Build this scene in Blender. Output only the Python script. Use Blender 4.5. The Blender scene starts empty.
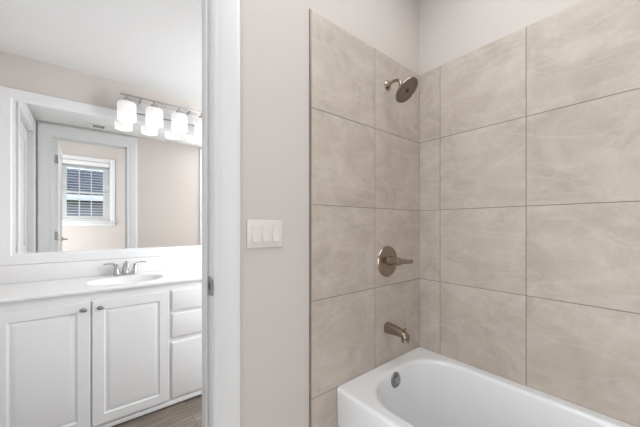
import bpy, bmesh, math
from mathutils import Vector, Matrix
PI = math.pi
scene = bpy.context.scene
COL = scene.collection

# ------------------------------------------------------------------ camera, world, light, exposure
H = 1.32                                   # eye height
cam_d = bpy.data.cameras.new('camera'); cam = bpy.data.objects.new('camera', cam_d); COL.objects.link(cam)
cam.location = (-1.7156, -1.0499, H)
cam.rotation_euler = (PI / 2, 0, -math.radians(39.15))
cam_d.sensor_width = 36; cam_d.lens = 282.4 / 640 * 36
cam_d.shift_y = 11.9 / 640; cam_d.clip_start = 0.02
scene.camera = cam

w = bpy.data.worlds.new('sky'); scene.world = w; w.use_nodes = True
nt = w.node_tree; bg = nt.nodes['Background']
sky = nt.nodes.new('ShaderNodeTexSky'); sky.sky_type = 'NISHITA'; sky.sun_disc = False
sky.sun_elevation = math.radians(50); sky.sun_rotation = math.radians(20)
nt.links.new(sky.outputs[0], bg.inputs[0]); bg.inputs[1].default_value = 0.5

def area(name, loc, sx, sy, power, color, rot=(0, 0, 0)):
    d = bpy.data.lights.new(name, 'AREA'); d.shape = 'RECTANGLE'; d.size = sx; d.size_y = sy
    d.energy = power; d.color = color
    o = bpy.data.objects.new(name, d); o.location = loc; o.rotation_euler = rot; COL.objects.link(o)
    return o
FILL_COL = (0.925, 0.967, 1.0)  # cool white shared by the added fill lamps
area('bath_ceiling_fill', (-1.25, -0.70, 2.88), 2.0, 0.8, 15.5, FILL_COL)  # added broad fill just under the bath ceiling
area('bath_side_fill', (-2.76, -0.78, 1.10), 1.6, 1.3, 38.5, FILL_COL, (0, -PI / 2, 0))  # added fill at the left wall, which has no window
area('bath_back_fill', (-1.0, -1.86, 1.35), 0.30, 2.0, 1.1, FILL_COL, (PI / 2, 0, math.radians(15))).data.spread = math.radians(65)  # added narrow fill behind the camera, aimed through the doorway
area('vanity_ceiling_fill', (-0.05, 0.88, 2.41), 0.8, 1.1, 6.5, FILL_COL)  # added fill in the unseen right end of the vanity room
area('vanity_wall_fill', (-0.08, 0.15, 1.55), 0.64, 1.4, 30, FILL_COL, (PI / 2, 0, 0))  # added fill in front of the closed door, facing the vanity wall
area('vanity_right_fill', (0.42, 0.95, 1.5), 1.6, 1.1, 9.5, FILL_COL, (0, PI / 2, 0))  # added sideways fill at the right wall, no window behind it

vs = scene.view_settings
vs.view_transform = 'Standard'; vs.look = 'None'; vs.gamma = 1; vs.use_curve_mapping = False
vs.exposure = 0.0

# ------------------------------------------------------------------ materials
def mat(name, col, rough=0.5, metal=0.0, spec=0.5, bump=0.0, bscale=200, coat=0.0, var=0.0, vscale=3):
    m = bpy.data.materials.new(name); m.use_nodes = True
    n = m.node_tree.nodes; l = m.node_tree.links; b = n['Principled BSDF']
    b.inputs['Base Color'].default_value = (*col, 1); b.inputs['Roughness'].default_value = rough
    b.inputs['Metallic'].default_value = metal; b.inputs['Specular IOR Level'].default_value = spec
    b.inputs['Coat Weight'].default_value = coat
    tc = n.new('ShaderNodeTexCoord')
    if bump:
        nz = n.new('ShaderNodeTexNoise'); nz.inputs['Scale'].default_value = bscale; nz.inputs['Detail'].default_value = 3
        bp = n.new('ShaderNodeBump'); bp.inputs['Strength'].default_value = bump; bp.inputs['Distance'].default_value = 0.002
        l.new(tc.outputs['Object'], nz.inputs['Vector']); l.new(nz.outputs[0], bp.inputs['Height']); l.new(bp.outputs[0], b.inputs['Normal'])
    if var:
        nv = n.new('ShaderNodeTexNoise'); nv.inputs['Scale'].default_value = vscale; nv.inputs['Detail'].default_value = 4
        r = n.new('ShaderNodeValToRGB')
        r.color_ramp.elements[0].position = 0.3; r.color_ramp.elements[1].position = 0.7
        r.color_ramp.elements[0].color = (*[c * (1 - var) for c in col], 1)
        r.color_ramp.elements[1].color = (*[min(1, c * (1 + var)) for c in col], 1)
        l.new(tc.outputs['Object'], nv.inputs['Vector']); l.new(nv.outputs[0], r.inputs[0]); l.new(r.outputs[0], b.inputs['Base Color'])
    return m

M = {}
M['paint'] = mat('greige_wall_paint', (0.645, 0.595, 0.563), 0.75, spec=0.25, bump=0.08, bscale=350, var=0.008)
M['ceil'] = mat('white_ceiling_paint', (0.80, 0.80, 0.80), 0.85, spec=0.2, bump=0.08, bscale=300)
M['trimw'] = mat('white_trim_enamel', (0.78, 0.785, 0.79), 0.35, spec=0.4, bump=0.03, bscale=60)
M['cab'] = mat('white_cabinet_paint', (0.82, 0.82, 0.82), 0.4, spec=0.4, bump=0.02, bscale=60)
M['counter'] = mat('white_cultured_marble', (0.82, 0.82, 0.82), 0.3, spec=0.5, coat=0.3, var=0.01)
M['tub'] = mat('white_acrylic', (0.91, 0.925, 0.94), 0.14, spec=0.5, coat=0.5, var=0.005)
M['nickel'] = mat('warm_brushed_nickel', (0.35, 0.295, 0.24), 0.15, 1.0, bump=0.05, bscale=400)
M['nickel_d'] = mat('dark_nozzle_rubber', (0.06, 0.05, 0.04), 0.5, 0.1)
M['face'] = mat('dull_nickel_face', (0.32, 0.265, 0.22), 0.4, 0.8)  # slightly darker, rougher nickel for the shower head's face
M['plate_metal'] = mat('pale_satin_metal', (0.80, 0.80, 0.80), 0.5, 0.6)
M['chrome'] = mat('satin_chrome', (0.50, 0.50, 0.50), 0.16, 1.0, bump=0.02, bscale=300)
M['knob'] = mat('satin_nickel_knob', (0.30, 0.298, 0.295), 0.35, 1.0, bump=0.02, bscale=300)
M['bar'] = mat('satin_bar_metal', (0.46, 0.46, 0.46), 0.35, 1.0, bump=0.02)
M['bronze'] = mat('bronze_edge_trim', (0.30, 0.26, 0.19), 0.4, 0.7, bump=0.03)
M['plate'] = mat('almond_white_plastic', (0.76, 0.71, 0.675), 0.35, bump=0.01, bscale=80)
M['grout'] = mat('grey_grout', (0.25, 0.215, 0.185), 0.9, bump=0.2, bscale=600)
M['bouncetile'] = mat('bounce_floor_tile', (0.62, 0.60, 0.57), 0.4, bump=0.05, bscale=40, var=0.04)
M['dark'] = mat('hole_shade_black', (0.05, 0.05, 0.05), 0.9, bump=0.05)
M['grille'] = mat('slot_shade_grey', (0.6, 0.6, 0.6), 0.8, bump=0.05)
M['mirror'] = mat('mirror_silver', (0.93, 0.935, 0.93), 0.0, 1.0)
M['slat'] = mat('white_blind_slat', (0.85, 0.85, 0.84), 0.4, bump=0.02)
M['roof'] = mat('blue_grey_shingle', (0.10, 0.10, 0.10), 0.9, bump=0.4, bscale=20, var=0.4, vscale=3)
M['siding'] = mat('grey_siding', (0.26, 0.26, 0.255), 0.7, bump=0.1, bscale=20, var=0.1)
M['ground'] = mat('lawn', (0.12, 0.16, 0.07), 0.95, bump=0.5, bscale=30, var=0.3, vscale=5)

def glass_mat():
    m = bpy.data.materials.new('window_glass'); m.use_nodes = True
    n = m.node_tree.nodes; l = m.node_tree.links
    n.remove(n['Principled BSDF'])
    t = n.new('ShaderNodeBsdfTransparent'); g = n.new('ShaderNodeBsdfGlossy'); g.inputs['Roughness'].default_value = 0.02
    lw = n.new('ShaderNodeLayerWeight'); lw.inputs[0].default_value = 0.2
    mx = n.new('ShaderNodeMixShader')
    l.new(lw.outputs['Fresnel'], mx.inputs[0]); l.new(t.outputs[0], mx.inputs[1]); l.new(g.outputs[0], mx.inputs[2])
    l.new(mx.outputs[0], n['Material Output'].inputs[0]); return m
M['glass'] = glass_mat()

def emis(name, col, s):
    m = bpy.data.materials.new(name); m.use_nodes = True
    n = m.node_tree.nodes; b = n['Principled BSDF']
    b.inputs['Base Color'].default_value = (0.8, 0.8, 0.8, 1); b.inputs['Roughness'].default_value = 0.3
    b.inputs['Emission Color'].default_value = (*col, 1); b.inputs['Emission Strength'].default_value = s
    return m
M['opal'] = emis('lit_opal_glass', (1.0, 0.975, 0.95), 0.72)
m = M['opal']; n = m.node_tree.nodes; l = m.node_tree.links; b = n['Principled BSDF']   # glass glows more beside the bulb
b.inputs['Base Color'].default_value = (0.35, 0.35, 0.35, 1)
tc = n.new('ShaderNodeTexCoord'); sx = n.new('ShaderNodeSeparateXYZ'); mr = n.new('ShaderNodeMapRange')
l.new(tc.outputs['Generated'], sx.inputs[0]); l.new(sx.outputs[2], mr.inputs['Value'])
mr.inputs['To Min'].default_value = 0.85; mr.inputs['To Max'].default_value = 0.55; l.new(mr.outputs[0], b.inputs['Emission Strength'])
M['bulb'] = emis('lit_bulb', (1.0, 0.97, 0.93), 1.6)
M['lens'] = emis('added_ceiling_lens', (1.0, 0.98, 0.95), 1.2)  # glow for the added ceiling fixture

def tile_mat():
    m = bpy.data.materials.new('beige_stone_tile'); m.use_nodes = True
    n = m.node_tree.nodes; l = m.node_tree.links; b = n['Principled BSDF']
    tc = n.new('ShaderNodeTexCoord'); geo = n.new('ShaderNodeNewGeometry')
    mul = n.new('ShaderNodeVectorMath'); mul.operation = 'SCALE'; mul.inputs['Scale'].default_value = 37.0
    cmb = n.new('ShaderNodeCombineXYZ')
    m2 = n.new('ShaderNodeMath'); m2.operation = 'MULTIPLY'; m2.inputs[1].default_value = -2.3
    l.new(geo.outputs['Random Per Island'], m2.inputs[0])
    l.new(geo.outputs['Random Per Island'], cmb.inputs[0]); l.new(m2.outputs[0], cmb.inputs[1]); l.new(geo.outputs['Random Per Island'], cmb.inputs[2])
    l.new(cmb.outputs[0], mul.inputs[0])
    add = n.new('ShaderNodeVectorMath'); l.new(tc.outputs['Object'], add.inputs[0]); l.new(mul.outputs[0], add.inputs[1])
    # cloudy body
    a = n.new('ShaderNodeTexNoise'); a.inputs['Scale'].default_value = 5; a.inputs['Detail'].default_value = 7; a.inputs['Roughness'].default_value = 0.62; a.inputs['Distortion'].default_value = 0.8
    l.new(add.outputs[0], a.inputs['Vector'])
    r = n.new('ShaderNodeValToRGB'); e = r.color_ramp.elements
    e[0].position = 0.32; e[0].color = (0.462, 0.400, 0.346, 1)
    e[1].position = 0.70; e[1].color = (0.60, 0.532, 0.472, 1)
    mid = e.new(0.5); mid.color = (0.532, 0.465, 0.407, 1)
    l.new(a.outputs[0], r.inputs[0])
    # pale veins running diagonally
    mp = n.new('ShaderNodeMapping'); mp.inputs['Rotation'].default_value = (0.6, 0.7, 0.3); mp.inputs['Scale'].default_value = (1.0, 1.0, 2.6)
    l.new(add.outputs[0], mp.inputs[0])
    v = n.new('ShaderNodeTexNoise'); v.inputs['Scale'].default_value = 1.7; v.inputs['Detail'].default_value = 6; v.inputs['Roughness'].default_value = 0.6; v.inputs['Distortion'].default_value = 1.6
    l.new(mp.outputs[0], v.inputs['Vector'])
    sb = n.new('ShaderNodeMath'); sb.operation = 'SUBTRACT'; sb.inputs[1].default_value = 0.5; l.new(v.outputs[0], sb.inputs[0])
    ab = n.new('ShaderNodeMath'); ab.operation = 'ABSOLUTE'; l.new(sb.outputs[0], ab.inputs[0])
    mr = n.new('ShaderNodeMapRange'); mr.inputs['From Min'].default_value = 0.0; mr.inputs['From Max'].default_value = 0.05
    mr.inputs['To Min'].default_value = 0.26; mr.inputs['To Max'].default_value = 0.0
    l.new(ab.outputs[0], mr.inputs['Value'])
    mx = n.new('ShaderNodeMix'); mx.data_type = 'RGBA'
    l.new(mr.outputs[0], mx.inputs[0]); l.new(r.outputs[0], mx.inputs[6]); mx.inputs[7].default_value = (0.68, 0.63, 0.58, 1)
    # fine grain
    g = n.new('ShaderNodeTexNoise'); g.inputs['Scale'].default_value = 60; g.inputs['Detail'].default_value = 4; l.new(add.outputs[0], g.inputs['Vector'])
    gr = n.new('ShaderNodeMapRange'); gr.inputs['To Min'].default_value = 0.93; gr.inputs['To Max'].default_value = 1.07; l.new(g.outputs[0], gr.inputs['Value'])
    mm = n.new('ShaderNodeVectorMath'); mm.operation = 'SCALE'; l.new(mx.outputs[2], mm.inputs[0]); l.new(gr.outputs[0], mm.inputs['Scale'])
    l.new(mm.outputs[0], b.inputs['Base Color'])
    b.inputs['Roughness'].default_value = 0.42; b.inputs['Specular IOR Level'].default_value = 0.35
    return m
M['tile'] = tile_mat()

def wood_mat():
    m = bpy.data.materials.new('grey_brown_plank'); m.use_nodes = True
    n = m.node_tree.nodes; l = m.node_tree.links; b = n['Principled BSDF']
    tc = n.new('ShaderNodeTexCoord')
    br = n.new('ShaderNodeTexBrick'); br.inputs['Scale'].default_value = 1
    br.inputs['Brick Width'].default_value = 1.2; br.inputs['Row Height'].default_value = 0.15
    br.inputs['Mortar Size'].default_value = 0.0015; br.inputs['Mortar Smooth'].default_value = 0.3
    br.inputs['Color1'].default_value = (0.155, 0.125, 0.102, 1); br.inputs['Color2'].default_value = (0.25, 0.21, 0.175, 1)
    br.inputs['Mortar'].default_value = (0.06, 0.05, 0.04, 1)
    l.new(tc.outputs['Object'], br.inputs['Vector'])
    mp = n.new('ShaderNodeMapping'); mp.inputs['Scale'].default_value = (2, 22, 1); l.new(tc.outputs['Object'], mp.inputs[0])
    nz = n.new('ShaderNodeTexNoise'); nz.inputs['Scale'].default_value = 2.5; nz.inputs['Detail'].default_value = 6; nz.inputs['Distortion'].default_value = 0.8
    l.new(mp.outputs[0], nz.inputs['Vector'])
    mr = n.new('ShaderNodeMapRange'); mr.inputs['From Min'].default_value = 0.25; mr.inputs['From Max'].default_value = 0.75; mr.inputs['To Min'].default_value = 0.6; mr.inputs['To Max'].default_value = 1.35
    l.new(nz.outputs[0], mr.inputs['Value'])
    mm = n.new('ShaderNodeVectorMath'); mm.operation = 'SCALE'; l.new(br.outputs[0], mm.inputs[0]); l.new(mr.outputs[0], mm.inputs['Scale'])
    l.new(mm.outputs[0], b.inputs['Base Color']); b.inputs['Roughness'].default_value = 0.5
    return m
M['wood'] = wood_mat()

# ------------------------------------------------------------------ mesh helpers (all shapes in world metres)
def new(): return bmesh.new()
def box(bm, x0, x1, y0, y1, z0, z1, bev=0.0, seg=2):
    g = bmesh.ops.create_cube(bm, size=1)
    vv = g['verts']
    for v in vv:
        v.co = Vector(((x0 + x1) / 2 + v.co.x * (x1 - x0), (y0 + y1) / 2 + v.co.y * (y1 - y0), (z0 + z1) / 2 + v.co.z * (z1 - z0)))
    if bev:
        es = list({e for v in vv for e in v.link_edges})
        bmesh.ops.bevel(bm, geom=es, offset=bev, segments=seg, affect='EDGES', profile=0.5)
def loft(bm, rings, cap0=True, cap1=True, closed=True):
    vr = [[bm.verts.new(p) for p in r] for r in rings]
    for a, b in zip(vr, vr[1:]):
        n = len(a)
        for i in range(n if closed else n - 1):
            j = (i + 1) % n
            bm.faces.new((a[i], a[j], b[j], b[i]))
    if cap0: bm.faces.new(list(reversed(vr[0])))
    if cap1: bm.faces.new(vr[-1])
    return vr
def frame_of(d):
    d = Vector(d).normalized(); up = Vector((0, 0, 1)) if abs(d.z) < 0.95 else Vector((1, 0, 0))
    u = d.cross(up).normalized(); return d, u, u.cross(d).normalized()
def lathe(bm, base, axis, prof, n=40, cap0=True, cap1=True, sx=1.0, sy=1.0):
    """prof: (radius, distance along axis) pairs"""
    d, u, v = frame_of(axis); base = Vector(base)
    rings = [[base + d * t + u * (math.cos(2 * PI * i / n) * max(r, 1e-4) * sx) + v * (math.sin(2 * PI * i / n) * max(r, 1e-4) * sy) for i in range(n)] for r, t in prof]
    loft(bm, rings, cap0, cap1)
def tube(bm, pts, rad, n=20, squash=1.0):
    pts = [Vector(p) for p in pts]
    rad = rad if isinstance(rad, (list, tuple)) else [rad] * len(pts)
    rings = []; pu = None
    for i, p in enumerate(pts):
        d = (pts[min(i + 1, len(pts) - 1)] - pts[max(i - 1, 0)]).normalized()
        if pu is None: _, u, v = frame_of(d)
        else:
            u = (pu - d * pu.dot(d)).normalized(); v = u.cross(d).normalized()
        pu = u
        rings.append([p + u * math.cos(2 * PI * k / n) * rad[i] + v * math.sin(2 * PI * k / n) * rad[i] * squash for k in range(n)])
    loft(bm, rings)
def curve(pts, n=8):
    """Catmull-Rom through pts"""
    P = [Vector(p) for p in pts]; P = [P[0] * 2 - P[1]] + P + [P[-1] * 2 - P[-2]]; out = []
    for i in range(1, len(P) - 2):
        for k in range(n):
            t = k / n; a, b, c, d = P[i - 1:i + 3]
            out.append(0.5 * ((2 * b) + (c - a) * t + (2 * a - 5 * b + 4 * c - d) * t * t + (3 * b - a - 3 * c + d) * t ** 3))
    out.append(P[-2]); return out
LOC = {}
def obj(name, bm, m, parent=None, smooth=35, kind=None, label=None):
    bmesh.ops.recalc_face_normals(bm, faces=bm.faces)
    me = bpy.data.meshes.new(name)
    off = LOC.get(parent.name, Vector()) if parent else Vector()
    if off.length: bmesh.ops.translate(bm, verts=bm.verts, vec=-off)
    bm.to_mesh(me); bm.free()
    ms = m if isinstance(m, list) else [m]
    for q in ms: me.materials.append(q)
    me.shade_smooth(); me.set_sharp_from_angle(angle=math.radians(smooth))
    o = bpy.data.objects.new(name, me); COL.objects.link(o)
    if parent: o.parent = parent; LOC[o.name] = off
    if kind: o['kind'] = kind
    if label: o['label'] = label
    return o
def struct(name, bm, m, parent=None, **k): return obj(name, bm, m, parent, kind='structure', **k)
def thing(name, loc, label, cat, group=None):
    o = bpy.data.objects.new(name, None); o.empty_display_size = 0.05; COL.objects.link(o); o.location = loc
    LOC[o.name] = Vector(loc); o['label'] = label; o['category'] = cat
    if group: o['group'] = group
    return o
def sroot(name, loc):
    o = bpy.data.objects.new(name, None); COL.objects.link(o); o.location = loc; LOC[o.name] = Vector(loc); o['kind'] = 'structure'; return o
def rect_ring(f, u0, u1, v0, v1, d): return [f(u0, v0, d), f(u1, v0, d), f(u1, v1, d), f(u0, v1, d)]
def panelled(bm, f, u0, u1, v0, v1, steps):
    """steps: (inset, depth) nested rectangles, lofted and capped"""
    loft(bm, [rect_ring(f, u0 + i, u1 - i, v0 + i, v1 - i, d) for i, d in steps])
def casing_profile(bm, f, path_rects, W, T=0.018):
    pass
def casing(bm, f, u0, u1, vtop, W, Wt=None, T=0.018, v0=0.085):
    """mitred door casing round an opening u0..u1, up to vtop; f(u, v, depth)"""
    Wt = Wt or W
    prof = [(0, 0), (0, .6 * T), (.10, .75 * T), (.14, .60 * T), (.20, .60 * T), (.26, .78 * T), (.70, .95 * T), (.80, T), (.95, T), (1, .85 * T), (1, 0)]
    rings = []
    for (uu, vv, su, sv) in ((u0, v0, -1, 0), (u0, vtop, -1, 1), (u1, vtop, 1, 1), (u1, v0, 1, 0)):
        rings.append([f(uu + su * W * a, vv + sv * Wt * a, d) for a, d in prof])
    loft(bm, rings)

# ------------------------------------------------------------------ dimensions
FZ = .085                       # finished floor level
XL, XR = -2.172, 0.45          # vanity room
YW = 1.63                      # vanity wall
WT = 0.12                      # wall thickness
CZ, CZ2 = 2.432, 2.90          # ceilings
BX, BY = -2.80, -1.90          # bath room far left, window wall
OL, OR, OT = -2.03, -1.370, 2.275   # doorway
TT = 0.006                     # paint sits this far behind the tile face

# ------------------------------------------------------------------ floors, ceilings, walls
bm = new(); box(bm, BX - .1, XR + .1, BY - .1, YW + .1, FZ - .06, FZ); struct('floor', bm, M['wood'])
bm = new(); box(bm, OR + .02, -.0005, BY, TT, FZ, FZ + .003); box(bm, BX, OR + .02, BY, TT, FZ, FZ + .003); struct('floor_bath_bounce', bm, M['bouncetile'])  # unseen floor made pale so it bounces light upwards
bm = new(); box(bm, BX - .1, .1, BY - .1, .0602, CZ2, CZ2 + .06); struct('ceiling', bm, M['ceil'])
bm = new(); box(bm, XL - .1, XR + .1, WT, YW, CZ, CZ + .06); struct('ceiling', bm, M['ceil'])
bm = new()   # shared wall with the doorway
box(bm, BX, OL - .02, TT, WT, FZ, CZ2); box(bm, OR + .02, XR, TT, WT, FZ, CZ2); box(bm, OL - .02, OR + .02, TT, WT, OT + .02, CZ2)
struct('wall_front', bm, M['paint'])
bm = new(); box(bm, TT, .1, BY - .1, TT, FZ, CZ2); struct('wall_right', bm, M['paint'])
bm = new(); box(bm, BX - .1, BX, BY - .1, TT, FZ, CZ2); struct('wall_left', bm, M['paint'])
bm = new(); box(bm, XL - .1, XR + .1, YW, YW + .1, FZ, CZ + .06); struct('wall_vanity', bm, M['paint'])
bm = new(); box(bm, XR, XR + .1, WT, YW, FZ, CZ); struct('wall_vanity_right', bm, M['paint'])
# window wall
WX0, WX1, WZ0, WZ1 = -2.115, -1.440, 1.395, 2.41
bm = new(); box(bm, BX, WX0, BY - .1, BY, FZ, CZ2); box(bm, WX1, TT, BY - .1, BY, FZ, CZ2)
box(bm, WX0, WX1, BY - .1, BY, FZ, WZ0); box(bm, WX0, WX1, BY - .1, BY, WZ1, CZ2); struct('wall_back', bm, M['paint'])
bm = new(); box(bm, -.80, TT, BY, -1.53, FZ, CZ2); struct('wall_alcove', bm, M['paint'])

# ------------------------------------------------------------------ tile
ZR = [FZ, 0.5045, 0.9634, 1.418, 1.8726, 2.329]
G = 0.0017
def tiles(bm, cols, f):
    for a, b in zip(cols, cols[1:]):
        for z0, z1 in zip(ZR, ZR[1:]):
            zt = z1 - (0 if z1 == ZR[-1] else G); a2, b2 = a + G, b - G
            e = 0.0007
            loft(bm, [rect_ring(f, a2, b2, z0 + G, zt, TT), rect_ring(f, a2, b2, z0 + G, zt, e), rect_ring(f, a2 + e, b2 - e, z0 + G + e, zt - e, 0)])
def tilewall(cols, f, n):
    bm = new(); tiles(bm, cols, f); t = struct('wall_tile_' + n, bm, M['tile'], smooth=20)
    bm = new(); loft(bm, [rect_ring(f, cols[0], cols[-1], FZ, ZR[-1] - .0005, TT - .0002), rect_ring(f, cols[0], cols[-1], FZ, ZR[-1] - .0005, .0012)])
    obj('grout', bm, M['grout'], t)
tilewall([-.914, -.457, .0012], lambda u, v, d: Vector((u, d, v)), 'front')
tilewall([-1.529, -1.508, -1.0535, -.599, -.1444, .0012], lambda u, v, d: Vector((d, u, v)), 'right')
tilewall([-.77, -.457, -.001], lambda u, v, d: Vector((u, -1.524 - d, v)), 'back')
bm = new(); box(bm, -.9215, -.9142, -.0025, TT, FZ, 2.330, .0006, 1); struct('trim_1', bm, M['bronze'])

# ------------------------------------------------------------------ doorway: jamb, stops, casings
bm = new()
box(bm, OL - .02, OL, -.001, WT + .001, FZ, OT); box(bm, OR, OR + .02, -.001, WT + .001, FZ, OT); box(bm, OL - .02, OR + .02, -.001, WT + .001, OT, OT + .02)
box(bm, OL, OL + .010, .040, .078, FZ, OT, .003); box(bm, OR - .010, OR, .040, .078, FZ, OT, .003); box(bm, OL, OR, .040, .078, OT - .010, OT, .003)
jamb = struct('trim_2', bm, M['trimw'])
bm = new(); casing(bm, lambda u, v, d: Vector((u, TT - d, v)), OL - .004, OR + .004, OT + .004, .099, T=.022); struct('trim_3', bm, M['trimw'])
bm = new(); casing(bm, lambda u, v, d: Vector((u, WT + d, v)), OL - .004, OR + .004, OT + .004, .108, .128); struct('trim_4', bm, M['trimw'])

sp = thing('strike_plate', (OR, .02, 1.095), 'small nickel strike plate on the white door jamb left of the light switch', 'strike plate')
bm = new(); box(bm, OR - .002, OR + .0005, .004, .036, 1.060, 1.130, .0008, 1); box(bm, OR - .0040, OR - .001, -.017, .008, 1.066, 1.124, .001, 1); obj('plate', bm, M['knob'], sp)
bm = new(); box(bm, OR - .0026, OR - .0018, .012, .028, 1.082, 1.108); obj('latch_hole', bm, M['dark'], sp)  # solid dark box; the hole's shade is put into its colour

# the open door of this room, seen only in the mirror
DX0, DX1, DY0, DY1 = OL + .001, OL + .036, -.006, -.655
dr = thing('panel_door', (OL + .018, -.33, FZ), 'white panelled door standing open beside the doorway, seen in the mirror', 'door')
bm = new(); box(bm, DX0, DX1 - .006, DY1, DY0, FZ + .012, OT - .01, .001, 1)
st = [(0, 0), (0, -.006)]
# stiles and rails on the visible face
yA, yB = DY1, DY0
for a, b in ((yA, yA + .11), (yB - .11, yB)): box(bm, DX1 - .0065, DX1, a, b, FZ + .012, OT - .01, .002, 1)
for a, b in ((FZ + .012, .30), (1.0, 1.13), (OT - .13, OT - .01)): box(bm, DX1 - .0065, DX1 - .0001, yA + .10, yB - .10, a, b, .002, 1)
for a, b in ((.33, .97), (1.16, OT - .16)): box(bm, DX1 - .007, DX1 - .001, yA + .14, yB - .14, a, b, .004, 2)
obj('slab', bm, M['trimw'], dr)
for z in (.36, 1.205, 2.06):
    bm = new(); box(bm, DX0 + .002, DX1 - .002, DY0 - .0005, DY0 + .0018, z - .045, z + .045, .0004, 1)
    lathe(bm, (DX1 - .001, DY0 + .004, z - .047), (0, 0, 1), [(.0045, 0), (.0045, .094)], 12)
    obj('hinge', bm, M['chrome'], dr)
bm = new(); lathe(bm, (DX1, DY1 + .06, 1.145), (1, 0, 0), [(.030, 0), (.030, .006), (.026, .010), (.011, .011), (.010, .045)])
tube(bm, curve([(DX1 + .045, DY1 + .055, 1.145), (DX1 + .05, DY1 + .09, 1.147), (DX1 + .05, DY1 + .17, 1.143)]), [.009] * 16 + [.006]); obj('door_handle', bm, M['chrome'], dr)

# white door on the side wall of the vanity room (mirror only)
SY0, SY1, SZ = .235, .95, 2.275
fs = lambda u, v, d: Vector((XL + d, u, v))
bm = new(); box(bm, XL - .1, XL, WT, SY0 - .02, FZ, CZ); box(bm, XL - .1, XL, SY1 + .02, YW, FZ, CZ); box(bm, XL - .1, XL, SY0 - .02, SY1 + .02, SZ + .02, CZ)
struct('wall_vanity_left', bm, M['paint'])
bm = new(); box(bm, XL - .1, XL, SY0 - .02, SY0, FZ, SZ); box(bm, XL - .1, XL, SY1, SY1 + .02, FZ, SZ); box(bm, XL - .1, XL, SY0 - .02, SY1 + .02, SZ, SZ + .02)
casing(bm, fs, SY0 - .004, SY1 + .004, SZ + .004, .098, .128)
struct('trim_5', bm, M['trimw'])
bm = new(); box(bm, XL - .075, XL - .040, SY0 + .003, SY1 - .003, FZ + .012, SZ - .003, .001, 1)
for a, b in ((SY0 + .003, SY0 + .11), (SY1 - .11, SY1 - .003)): box(bm, XL - .0405, XL - .034, a, b, FZ + .012, SZ - .003, .002, 1)
for a, b in ((FZ + .012, .30), (1.0, 1.13), (SZ - .13, SZ - .003)): box(bm, XL - .0405, XL - .0341, SY0 + .10, SY1 - .10, a, b, .002, 1)
struct('door_1', bm, M['trimw'])

# second closed door on the back of the shared wall (its casing edge shows at the right of the mirror)
fb = lambda u, v, d: Vector((u, WT + d, v))
bm = new(); casing(bm, fb, -.415, .25, OT + .004, .098, .128); struct('trim_6', bm, M['trimw'])
bm = new(); box(bm, -.412, .247, WT + .001, WT + .006, FZ + .012, OT, .001, 1)
for a, b in ((-.412, -.30), (.14, .247)): box(bm, a, b, WT + .0055, WT + .012, FZ + .012, OT, .002, 1)
for a, b in ((FZ + .012, .30), (1.0, 1.13), (OT - .13, OT)): box(bm, -.31, .15, WT + .0055, WT + .0119, a, b, .002, 1)
struct('door_2', bm, M['trimw'])

# baseboards
def base(name, x0, x1, y0, y1):
    bm = new(); box(bm, x0, x1, y0, y1, FZ, FZ + .10, .004, 2); struct(name, bm, M['trimw'])
base('baseboard_front', -1.262, -.924, -.008, TT)
base('baseboard_left', BX, BX + .014, BY, -.03)
base('baseboard_back', BX + .02, -.82, BY, BY + .014)
base('baseboard_vanity', -1.252, -.52, WT, WT + .014)

# ------------------------------------------------------------------ window with blind
win = sroot('window_1', ((WX0 + WX1) / 2, BY, WZ0))
fw = lambda u, v, d: Vector((u, BY + d, v))
bm = new()
cw = .068
box(bm, WX0 - cw, WX0, BY, BY + .018, WZ0 - .01, WZ1 + cw, .003); box(bm, WX1, WX1 + cw, BY, BY + .018, WZ0 - .01, WZ1 + cw, .003); box(bm, WX0 - .0, WX1 + .0, BY, BY + .018, WZ1, WZ1 + cw, .003)
box(bm, WX0 - cw - .02, WX1 + cw + .02, BY - .02, BY + .045, WZ0 - .02, WZ0 + .004, .004)
box(bm, WX0 - cw, WX1 + cw, BY, BY + .016, WZ0 - .085, WZ0 - .02, .003)
# reveal
for a, b, c, d in ((WX0, WX0 + .008, WZ0, WZ1), (WX1 - .008, WX1, WZ0, WZ1), (WX0 + .008, WX1 - .008, WZ1 - .008, WZ1), (WX0 + .008, WX1 - .008, WZ0 + .0041, WZ0 + .01)): box(bm, a, b, BY - .1, BY - .0005, c, d)
obj('window_frame', bm, M['trimw'], win)
GX0, GX1 = -2.014, -1.541
ZM = 1.876
def sash(z0, z1, y, name):
    bm = new()
    box(bm, WX0 + .008, GX0, y, y + .03, z0, z1, .003); box(bm, GX1, WX1 - .008, y, y + .03, z0, z1, .003)
    zb = z0 + (.035 if z0 > 1.7 else .075); zt = z1 - (.035 if z1 < 2 else .12)
    box(bm, GX0 - .001, GX1 + .001, y + .001, y + .029, z0, zb, .003); box(bm, GX0 - .001, GX1 + .001, y + .001, y + .029, zt, z1, .003)
    s = obj(name, bm, M['trimw'], win)
    for k in (1, 2):
        x = GX0 + (GX1 - GX0) * k / 3
        bm = new(); box(bm, x - .008, x + .008, y + .008, y + .022, zb, zt); obj('muntin', bm, M['trimw'], s)
    bm = new(); box(bm, GX0, GX1, y + .013, y + .016, zb, zt); obj('pane', bm, M['glass'], s)
sash(ZM - .015, WZ1 - .008, BY - .09, 'upper_sash'); sash(WZ0 + .01, ZM + .02, BY - .058, 'lower_sash')

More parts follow.
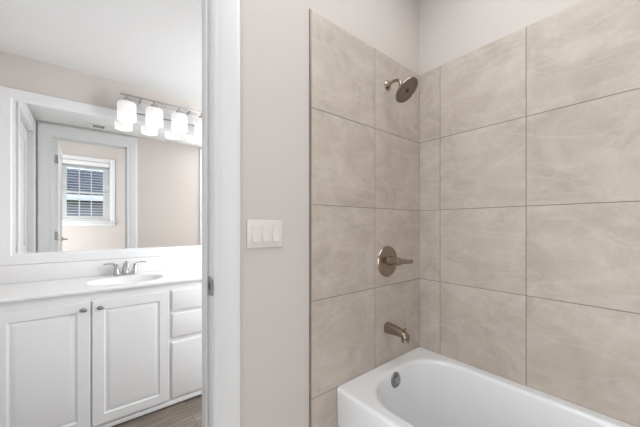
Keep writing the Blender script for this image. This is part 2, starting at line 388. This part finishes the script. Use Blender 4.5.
bl = thing('window_blind', (-1.7775, BY - .005, WZ0 + .01), 'white horizontal slat blind in the window seen in the mirror', 'blind')
bm = new(); box(bm, WX0 + .012, WX1 - .012, BY - .024, BY + .022, WZ1 - .075, WZ1 - .010, .003); obj('headrail', bm, M['slat'], bl)
z = WZ0 + .035; k = 0
while z < WZ1 - .09:
    bm = new(); a = math.radians(-10); x0, x1 = WX0 + .014, WX1 - .014; hw = .0205
    pr = [(-hw, 0), (-hw * .5, .0018), (0, .0024), (hw * .5, .0018), (hw, 0), (hw, -.0020), (0, .0004), (-hw, -.0020)]
    ring = lambda X: [Vector((X, BY - .0 + p * math.cos(a) - q * math.sin(a), z + p * math.sin(a) + q * math.cos(a))) for p, q in pr]
    loft(bm, [ring(x0), ring(x1)]); obj('slat', bm, M['slat'], bl); z += .045
bm = new(); box(bm, WX0 + .014, WX1 - .014, BY - .022, BY + .020, WZ0 + .011, WZ0 + .026, .003); obj('bottom_rail', bm, M['slat'], bl)
for x in (WX0 + .10, WX1 - .10):
    bm = new(); box(bm, x - .001, x + .001, BY + .021, BY + .023, WZ0 + .02, WZ1 - .07); obj('ladder_cord', bm, M['slat'], bl)

# outside
bm = new(); box(bm, -16, 12, -30, BY - .12, -.6, -.5); struct('ground', bm, M['ground'])
nh = thing('neighbour_house', (-2, -8.5, -.5), 'house with grey siding and blue-grey roof outside the window, seen in the mirror', 'house')
bm = new()
z = -.5
while z < 2.15:      # lapped siding boards
    loft(bm, [[Vector((x, -8.5, z)), Vector((x, -6.98, z)), Vector((x, -7.0, z + .155)), Vector((x, -8.5, z + .155))] for x in (-8, 5)]); z += .15
obj('wall', bm, M['siding'], nh)
bm = new(); loft(bm, [[Vector((x, -6.7, 2.12)), Vector((x, -6.7, 2.20)), Vector((x, -8.6, 3.27)), Vector((x, -10.5, 2.20)), Vector((x, -10.5, 2.12))] for x in (-8.3, 5.3)]); obj('roof', bm, M['roof'], nh)
bm = new(); box(bm, -8.3, 5.3, -6.7, -6.66, 2.06, 2.22, .005); obj('fascia', bm, M['trimw'], nh)

# ------------------------------------------------------------------ bathtub
def rrect(x0, x1, y0, y1, r, z, n=12):
    out = []
    r = min(r, (x1 - x0) / 2 - .001, (y1 - y0) / 2 - .001)
    for cx, cy, a0 in ((x1 - r, y1 - r, 0), (x0 + r, y1 - r, 90), (x0 + r, y0 + r, 180), (x1 - r, y0 + r, 270)):
        for k in range(n + 1):
            a = math.radians(a0 + 90 * k / n); out.append(Vector((cx + r * math.cos(a), cy + r * math.sin(a), z)))
    return out
tx0, tx1, ty0, ty1 = -.757, -.001, -1.523, -.001
TZ = .506
tub = thing('bathtub', (-.38, -.76, FZ), 'white alcove bathtub set between the beige tiled walls', 'bathtub')
bm = new(); R = []
R.append(rrect(tx0 + .012, tx1, ty0, ty1, .006, FZ)); R.append(rrect(tx0 + .004, tx1, ty0, ty1, .006, TZ - .05)); 
for k in range(6):
    a = PI / 2 * k / 5; i = .016 * (1 - math.cos(a)); R.append(rrect(tx0 + i, tx1, ty0, ty1, .008 + i * .3, TZ - .016 + .016 * math.sin(a)))
# deck falls very slightly, then rolls over into the basin
ix0, ix1, iy0, iy1 = -.690, -.055, -1.43, -.075
R.append(rrect(tx0 + .019, tx1 - .001, ty0 + .001, ty1 - .001, .013, TZ)); R.append(rrect(ix0 - .017, ix1 + .017, iy0 - .017, iy1 + .017, .233, TZ))
R.append(rrect(ix0 - .014, ix1 + .014, iy0 - .014, iy1 + .014, .23, TZ))
for k in range(1, 7):
    a = PI / 2 * k / 6; i = .022 * math.sin(a); R.append(rrect(ix0 - .014 + i, ix1 + .014 - i, iy0 - .014 + i, iy1 + .014 - i, .225, TZ - .022 * (1 - math.cos(a))))
def wallring(t, z):   # t: 0 top .. 1 bottom inset
    return rrect(ix0 + .008 + .062 * t, ix1 - .008 - .055 * t, iy0 + .008 + .22 * t, iy1 - .008 - .050 * t, .215 - .05 * t, z)
zt, zb = TZ - .022, .135
for k in range(1, 8): R.append(wallring(k / 7, zt + (zb - zt) * k / 7))
for k in range(1, 7):
    a = PI / 2 * k / 6; i = .075 * (1 - math.cos(a)) ; 
    q = wallring(1, 0); cx = sum(p.x for p in q) / len(q); cy = sum(p.y for p in q) / len(q)
    j = .07 * math.sin(a)
    R.append(rrect(ix0 + .07 + .08 * (1 - math.cos(a)), ix1 - .063 - .08 * (1 - math.cos(a)), iy0 + .228 + .08 * (1 - math.cos(a)), iy1 - .058 - .08 * (1 - math.cos(a)), .165, zb - .045 * math.sin(a)))
R.append(rrect(-.47, -.28, -1.1, -.30, .09, .083)); R.append(rrect(-.42, -.34, -.9, -.36, .03, .082))
loft(bm, R)
# recessed apron panel outline
panelled(bm, lambda u, v, d: Vector((tx0 + .004 + d, u, v)), ty0 + .1, ty1 - .1, .13, .38, [(0, .006), (0, -.002), (.008, -.004), (.02, -.001)])
obj('tub_shell', bm, M['tub'], tub, smooth=50)
# overflow plate on the end wall, and drain
zo = .452; yo = iy1 - .008 - .050 * ((zt - zo) / (zt - zb)) 
nrm = Vector((0, -1, .14)).normalized()
bm = new(); lathe(bm, Vector((-.385, yo + .003, zo)), nrm, [(.041, 0), (.041, .004), (.037, .009), (.012, .011)]); op = obj('overflow_plate', bm, M['knob'], tub)
bm = new(); lathe(bm, Vector((-.385, yo + .003, zo)) + nrm * .010, nrm, [(.016, 0), (.015, .006), (.008, .009)], 24); box(bm, -.390, -.380, yo - .022, yo - .010, zo - .004, zo + .032, .002); obj('overflow_lever', bm, M['chrome'], op)
bm = new(); lathe(bm, (-.38, -.32, .0845), (0, 0, 1), [(.035, -.002), (.035, .002), (.030, .005), (.022, .003)]); lathe(bm, (-.38, -.32, .087), (0, 0, 1), [(.018, 0), (.019, .012), (.012, .016)]); obj('drain', bm, M['chrome'], tub)

# ------------------------------------------------------------------ shower fittings on the end wall
FX = -.347
fx = thing('showerhead', (FX, 0, 2.155), 'round warm-nickel shower head on a curved arm high on the tile', 'shower head')
bm = new(); lathe(bm, (FX, 0, 2.150), (0, -1, -.1), [(.029, -.002), (.029, .004), (.024, .011), (.013, .016), (.012, .018)]); obj('flange', bm, M['nickel'], fx)
hn = Vector((.10, -.66, -.72)).normalized(); hc = Vector((FX + .004, -.135, 2.073))
bm = new(); tube(bm, curve([(FX, -.005, 2.150), (FX, -.05, 2.158), (FX, -.085, 2.148), hc - hn * .058, hc - hn * .038]), .0088); obj('arm', bm, M['nickel'], fx)
bm = new(); lathe(bm, hc - hn * .050, hn, [(.012, 0), (.015, .004), (.015, .016), (.020, .022), (.034, .028), (.062, .034), (.072, .040), (.0745, .046), (.0735, .050), (.070, .0515), (.069, .0495)], 56); sh = obj('head', bm, M['nickel'], fx)
bm = new(); lathe(bm, hc - hn * .0012, hn, [(.069, 0), (.0685, .0014)], 56); obj('face_plate', bm, M['face'], sh)
bm = new(); d, u, v = frame_of(hn)
for rr, n in ((.018, 8), (.030, 14), (.042, 20), (.053, 26), (.062, 32)):
    for k in range(n):
        a = 2 * PI * k / n; lathe(bm, hc - hn * .001 + (u * math.cos(a) + v * math.sin(a)) * rr, hn, [(.0034, 0), (.0026, .0030)], 6)
lathe(bm, hc - hn * .001, hn, [(.012, 0), (.010, .004), (.004, .005)], 20)
obj('nozzle_face', bm, M['nickel_d'], sh, label='dark rubber nozzles in rings')

vt = thing('shower_valve', (FX, 0, 1.108), 'round warm-nickel shower control with a lever handle on the tile', 'shower valve')
bm = new(); lathe(bm, (FX, 0, 1.108), (0, -1, 0), [(.089, -.002), (.091, .003), (.088, .008), (.074, .012), (.045, .015), (.034, .016)], 64); obj('escutcheon', bm, M['nickel'], vt)
bm = new(); lathe(bm, (FX, -.012, 1.112), (0, -1, 0), [(.031, 0), (.029, .010), (.023, .030), (.0215, .050), (.023, .052), (.023, .075), (.020, .082), (.010, .085)], 40); hb = obj('hub', bm, M['nickel'], vt)
bm = new(); tube(bm, curve([(FX, -.080, 1.114), (FX + .020, -.086, 1.113), (FX + .045, -.092, 1.110), (FX + .072, -.098, 1.108), (FX + .098, -.102, 1.108)], 6), [.020] * 6 + [.018] * 6 + [.0155] * 6 + [.0145] * 6 + [.0135], squash=.85); obj('lever', bm, M['nickel'], vt)

sp2 = thing('tub_spout', (FX, 0, .715), 'warm-nickel tub spout with a diverter knob above the bathtub', 'tub spout')
bm = new()
SZp = .712
rings = []
for y, hw, z0, z1 in ((.002, .030, -.030, .034), (-.010, .031, -.031, .034), (-.05, .0285, -.026, .029), (-.085, .0265, -.024, .022), (-.108, .025, -.026, .016), (-.124, .024, -.030, .011), (-.137, .0225, -.034, .003), (-.144, .017, -.034, -.008)):
    cz = (z0 + z1) / 2; hz = (z1 - z0) / 2; n = 28; ring = []
    for k in range(n):
        a = 2 * PI * k / n; c, s = math.cos(a), math.sin(a)
        ring.append(Vector((FX + hw * math.copysign(abs(c) ** .75, c), y, SZp + cz + hz * math.copysign(abs(s) ** .75, s))))
    rings.append(ring)
loft(bm, rings); lathe(bm, (FX, -.122, SZp - .012), (0, -.12, -1), [(.020, 0), (.021, .02), (.021, .034), (.018, .036)], 28); so = obj('spout', bm, M['nickel'], sp2, smooth=50)
bm = new(); lathe(bm, (FX, -.124, SZp + .008), (0, 0, 1), [(.004, 0), (.004, .012), (.009, .014), (.009, .020), (.005, .022)], 20); obj('diverter_knob', bm, M['nickel'], sp2)

# ------------------------------------------------------------------ light switch
sw = thing('light_switch', (-1.1515, TT, 1.286), 'three-gang white rocker light switch plate on the greige wall', 'light switch')
bm = new(); box(bm, -1.2335, -1.0695, TT - .007, TT, 1.229, 1.344, .003, 3); obj('plate', bm, M['plate'], sw)
for k in (-1, 0, 1):
    x = -1.1515 + k * .046
    bm = new(); panelled(bm, lambda u, v, d: Vector((u, TT - .007 - d, v)), x - .0175, x + .0175, 1.2525, 1.3205, [(0, -.001), (0, .0006), (.0012, .0012)])
    sws = obj('rocker_frame', bm, M['plate'], sw)
    bm = new(); loft(bm, [[Vector((X, TT - .0080, 1.2545)), Vector((X, TT - .0160, 1.2545)), Vector((X, TT - .0105, 1.2865)), Vector((X, TT - .0095, 1.3185)), Vector((X, TT - .0080, 1.3185))] for X in (x - .0155, x + .0155)]); obj('rocker', bm, M['plate'], sws, smooth=15)

# ------------------------------------------------------------------ vanity
VX0, VX1, VY0 = -2.165, -.945, 1.092        # cabinet front plane
van = thing('vanity_cabinet', ((VX0 + VX1) / 2, 1.36, FZ), 'white bathroom vanity cabinet with raised-panel doors and three drawers', 'cabinet')
bm = new()
box(bm, VX0, VX1, VY0, YW - .001, .098, .78)
box(bm, VX0, VX1, VY0, VY0 + .02, .78, .9245); box(bm, VX0, VX1, YW - .02, YW - .001, .78, .9245)
box(bm, VX0, VX0 + .02, VY0 + .02, YW - .02, .78, .9245); box(bm, VX1 - .02, VX1, VY0 + .02, YW - .02, .78, .9245)
box(bm, VX0 + .001, VX1 - .001, VY0 + .06, YW - .002, FZ, .099)
obj('body', bm, M['cab'], van)
bm = new(); box(bm, VX0, VX1, VY0 - .010, VY0 - .0002, .095, .122, .003, 2); obj('bottom_rail', bm, M['cab'], van)
fv = lambda u, v, d: Vector((u, VY0 - d, v))
def cab_door(x0, x1, kx):
    bm = new(); panelled(bm, fv, x0, x1, .136, .876, [(0, .0002), (0, .015), (.004, .0185), (.056, .0185), (.063, .0118), (.068, .0112), (.088, .0175), (.092, .0180)])
    d = obj('door', bm, M['cab'], van, smooth=20)
    bm = new(); lathe(bm, (kx, VY0 - .018, .835), (0, -1, 0), [(.007, 0), (.0055, .003), (.005, .012), (.010, .015), (.0155, .019), (.0160, .023), (.012, .027), (.004, .0285)], 28, sx=1.15, sy=.78)
    obj('knob', bm, M['knob'], d)
cab_door(-2.102, -1.7145, -1.745); cab_door(-1.7070, -1.300, -1.668)
for z0, z1 in ((.735, .876), (.552, .715), (.140, .520)):
    bm = new(); panelled(bm, fv, -1.284, -.975, z0, z1, [(0, .0002), (0, .013), (.004, .0165), (.010, .0185)]); obj('drawer', bm, M['cab'], van, smooth=20)

ct = thing('vanity_countertop', (-1.55, 1.35, .925), 'white vanity countertop with an oval sink moulded in', 'countertop')
CX0, CX1, CY0, CY1, CT = -2.1705, -.925, 1.068, YW - .0005, .945
SX, SY = -1.510, 1.325
NX, NY = 124, 60
def czv(x, y):
    r = math.sqrt(((x - SX) / .222) ** 2 + ((y - SY) / .162) ** 2)
    if r >= 1.08: return CT
    if r > .96: 
        t = (1.08 - r) / .12; return CT - .006 * t * t
    t = max(0, 1 - (r / .96) ** 2); return CT - .006 - .11 * t ** .75
bm = new(); V = [[bm.verts.new((CX0 + (CX1 - CX0) * i / NX, CY0 + .004 + (CY1 - CY0 - .004) * j / NY, czv(CX0 + (CX1 - CX0) * i / NX, CY0 + .004 + (CY1 - CY0 - .004) * j / NY))) for j in range(NY + 1)] for i in range(NX + 1)]
for i in range(NX):
    for j in range(NY): bm.faces.new((V[i][j], V[i + 1][j], V[i + 1][j + 1], V[i][j + 1]))
# rounded front edge, underside and sides
W_ = [[bm.verts.new((V[a][b].co.x, V[a][b].co.y, min(CT - .020, V[a][b].co.z - .012))) for b in range(NY + 1)] for a in range(NX + 1)]
for a in range(NX):
    for b in range(NY): bm.faces.new((W_[a][b], W_[a][b + 1], W_[a + 1][b + 1], W_[a + 1][b]))
    bm.faces.new((V[a][NY], V[a + 1][NY], W_[a + 1][NY], W_[a][NY]))
for b in range(NY):
    for a in (0, NX): bm.faces.new((V[a][b], V[a][b + 1], W_[a][b + 1], W_[a][b]))
prof = [(CY0 + .0012, CT - .0012), (CY0, CT - .004), (CY0, CT - .017), (CY0 + .002, CT - .0195)]
F_ = [[V[a][0] for a in range(NX + 1)]] + [[bm.verts.new((V[a][0].co.x, y, z)) for a in range(NX + 1)] for y, z in prof] + [[W_[a][0] for a in range(NX + 1)]]
for p, q in zip(F_, F_[1:]):
    for a in range(NX): bm.faces.new((p[a], p[a + 1], q[a + 1], q[a]))
for a in (0, NX): bm.faces.new([r[a] for r in F_])
me_ct = obj('slab', bm, M['counter'], ct, smooth=60)
bm = new(); box(bm, CX0, CX1, YW - .020, YW - .0004, CT - .0005, 1.062, .004, 3); obj('backsplash', bm, M['counter'], ct)
bm = new(); lathe(bm, (SX, SY, czv(SX, SY) + .0005), (0, 0, 1), [(.022, 0), (.022, .002), (.015, .003)], 28); obj('sink_drain', bm, M['chrome'], ct)

fa = thing('sink_faucet', (-1.505, 1.545, CT + .0004), 'silver two-handle faucet behind the oval vanity sink', 'faucet')
fxc, fyc = -1.505, 1.548
bm = new(); R2 = []
for i, z in ((0, 0), (0, .008), (.004, .013), (.012, .015)):
    R2.append(rrect(fxc - .078 + i, fxc + .078 - i, fyc - .026 + i, fyc + .026 - i, .026 - i * .8, CT + .0004 + z, 8))
loft(bm, R2); obj('base_plate', bm, M['chrome'], fa)
bm = new(); tube(bm, curve([(fxc, fyc, CT + .012), (fxc, fyc - .002, CT + .05), (fxc, fyc - .020, CT + .085), (fxc, fyc - .055, CT + .095), (fxc, fyc - .092, CT + .080), (fxc, fyc - .105, CT + .062)], 6), [.024] * 3 + [.021] * 4 + [.018] * 6 + [.015] * 6 + [.013] * 6 + [.012] * 6, squash=1); obj('spout', bm, M['chrome'], fa)
for s in (-1, 1):
    hx = fxc + s * .055
    bm = new(); lathe(bm, (hx, fyc, CT + .013), (s * .10, 0, 1), [(.023, 0), (.019, .02), (.013, .045), (.012, .055), (.015, .060), (.014, .068), (.006, .072)], 28)
    h_ = obj('handle', bm, M['chrome'], fa)
    bm = new(); tube(bm, curve([(hx + s * .004, fyc, CT + .078), (hx + s * .03, fyc + .004, CT + .088), (hx + s * .058, fyc + .006, CT + .090), (hx + s * .080, fyc + .006, CT + .088)], 6), [.010] * 6 + [.008] * 6 + [.007] * 6 + [.005], squash=.7); obj('lever', bm, M['chrome'], h_)

# ------------------------------------------------------------------ mirror
mi = thing('wall_mirror', (-1.4, YW, 1.062), 'large rectangular white-framed mirror on the wall above the vanity', 'mirror')
mx0, mx1, mz0, mz1 = -2.168, -.60, 1.063, 2.206
ml, mr_, mb, mt_ = -2.092, -.678, 1.139, 2.127
fm = lambda u, v, d: Vector((u, YW - d, v))
bm = new()
def fr(a, b, c, d_, d): return [fm(a, c, d), fm(b, c, d), fm(b, d_, d), fm(a, d_, d)]
ring = [fr(mx0, mx1, mz0, mz1, .0003), fr(mx0, mx1, mz0, mz1, .016), fr(mx0 + .004, mx1 - .004, mz0 + .004, mz1 - .004, .020),
        fr(ml - .020, mr_ + .020, mb - .020, mt_ + .020, .020), fr(ml - .012, mr_ + .012, mb - .012, mt_ + .012, .013), fr(ml - .002, mr_ + .002, mb - .002, mt_ + .002, .013), fr(ml, mr_, mb, mt_, .004), fr(ml, mr_, mb, mt_, .0003)]
loft(bm, ring + [ring[0]], False, False); bmesh.ops.remove_doubles(bm, verts=bm.verts, dist=1e-6); obj('frame', bm, M['trimw'], mi, smooth=20)
bm = new(); box(bm, ml - .0, mr_ + .0, YW - .0040, YW - .0008, mb, mt_); obj('mirror_glass', bm, M['mirror'], mi)

# ------------------------------------------------------------------ vanity light
LX = [-1.502, -1.322, -1.142, -.962]
LY = YW - .13
vl = thing('vanity_light', (-1.247, YW, 2.30), 'chrome bar light with four glowing white glass shades above the mirror', 'wall light')
bm = new(); box(bm, -1.53, -.935, YW - .022, YW, 2.215, 2.300, .003); obj('backplate', bm, M['plate_metal'], vl)
bm = new(); box(bm, -1.545, -.918, LY - .008, LY + .008, 2.292, 2.304, .002)
for x in (-1.412, -1.052): box(bm, x - .007, x + .007, LY, YW - .015, 2.291, 2.303, .002)
obj('bar', bm, M['bar'], vl)
for x in LX:
    bm = new(); lathe(bm, (x, LY, 2.293), (0, 0, -1), [(.009, 0), (.009, .018), (.022, .026), (.026, .046), (.022, .052)], 28); s = obj('socket', bm, M['chrome'], vl)
    z0, z1 = 2.104, 2.243
    bm = new(); rad = .060
    lathe(bm, (x, LY, z0), (0, 0, 1), [(rad - .005, .004), (rad - .003, 0), (rad, .003), (rad, .118), (rad - .002, .126), (rad - .006, .131), (rad - .014, .134), (.024, .136), (.024, .132), (rad - .016, .130), (rad - .006, .124), (rad - .004, .116), (rad - .005, .004)], 48, False, False)
    obj('shade', bm, M['opal'], vl)
    bm = new(); lathe(bm, (x, LY, 2.238), (0, 0, -1), [(.013, 0), (.013, .025), (.026, .052), (.030, .070), (.024, .092), (.008, .102)], 24); obj('bulb', bm, M['bulb'], s)

# ------------------------------------------------------------------ ceiling vent
ve = thing('ceiling_vent', (-1.61, .28, CZ), 'white ceiling vent grille with a dark slot, seen in the mirror', 'vent')
bm = new(); 
for a in ((-1.74, -1.48, .205, .222), (-1.74, -1.48, .338, .355), (-1.74, -1.69, .222, .338), (-1.59, -1.48, .222, .338)): box(bm, a[0], a[1], a[2], a[3], CZ - .009, CZ, .001, 1)
obj('frame', bm, M['ceil'], ve)
bm = new(); box(bm, -1.69, -1.59, .222, .338, CZ - .0015, CZ - .0002); obj('duct', bm, M['grille'], ve)  # flat grey panel, its tone standing in for shade inside the slot
for k in range(6):
    y = .232 + k * .019; bm = new(); loft(bm, [[Vector((X, y, CZ - .001)), Vector((X, y + .002, CZ - .001)), Vector((X, y + .011, CZ - .008)), Vector((X, y + .009, CZ - .008))] for X in (-1.69, -1.59)]); obj('louvre', bm, M['ceil'], ve)

# added unseen ceiling fixture with a glowing lens; the area fills carry the light
def fixture(name, x, y, z, r, label):
    t = thing(name, (x, y, z), label, 'ceiling light')
    bm = new(); lathe(bm, (x, y, z), (0, 0, -1), [(r, 0), (r, .012), (r - .006, .016), (r - .02, .016)], 48); obj('rim', bm, M['trimw'], t)
    bm = new(); lathe(bm, (x, y, z - .0155), (0, 0, -1), [(r - .022, 0), (r - .03, .006), (r * .5, .012), (.01, .014)], 48); obj('lens', bm, M['lens'], t)
fixture('added_ceiling_light', -1.25, -.95, CZ2, .14, 'added unseen round flush white ceiling light over the bathtub room')
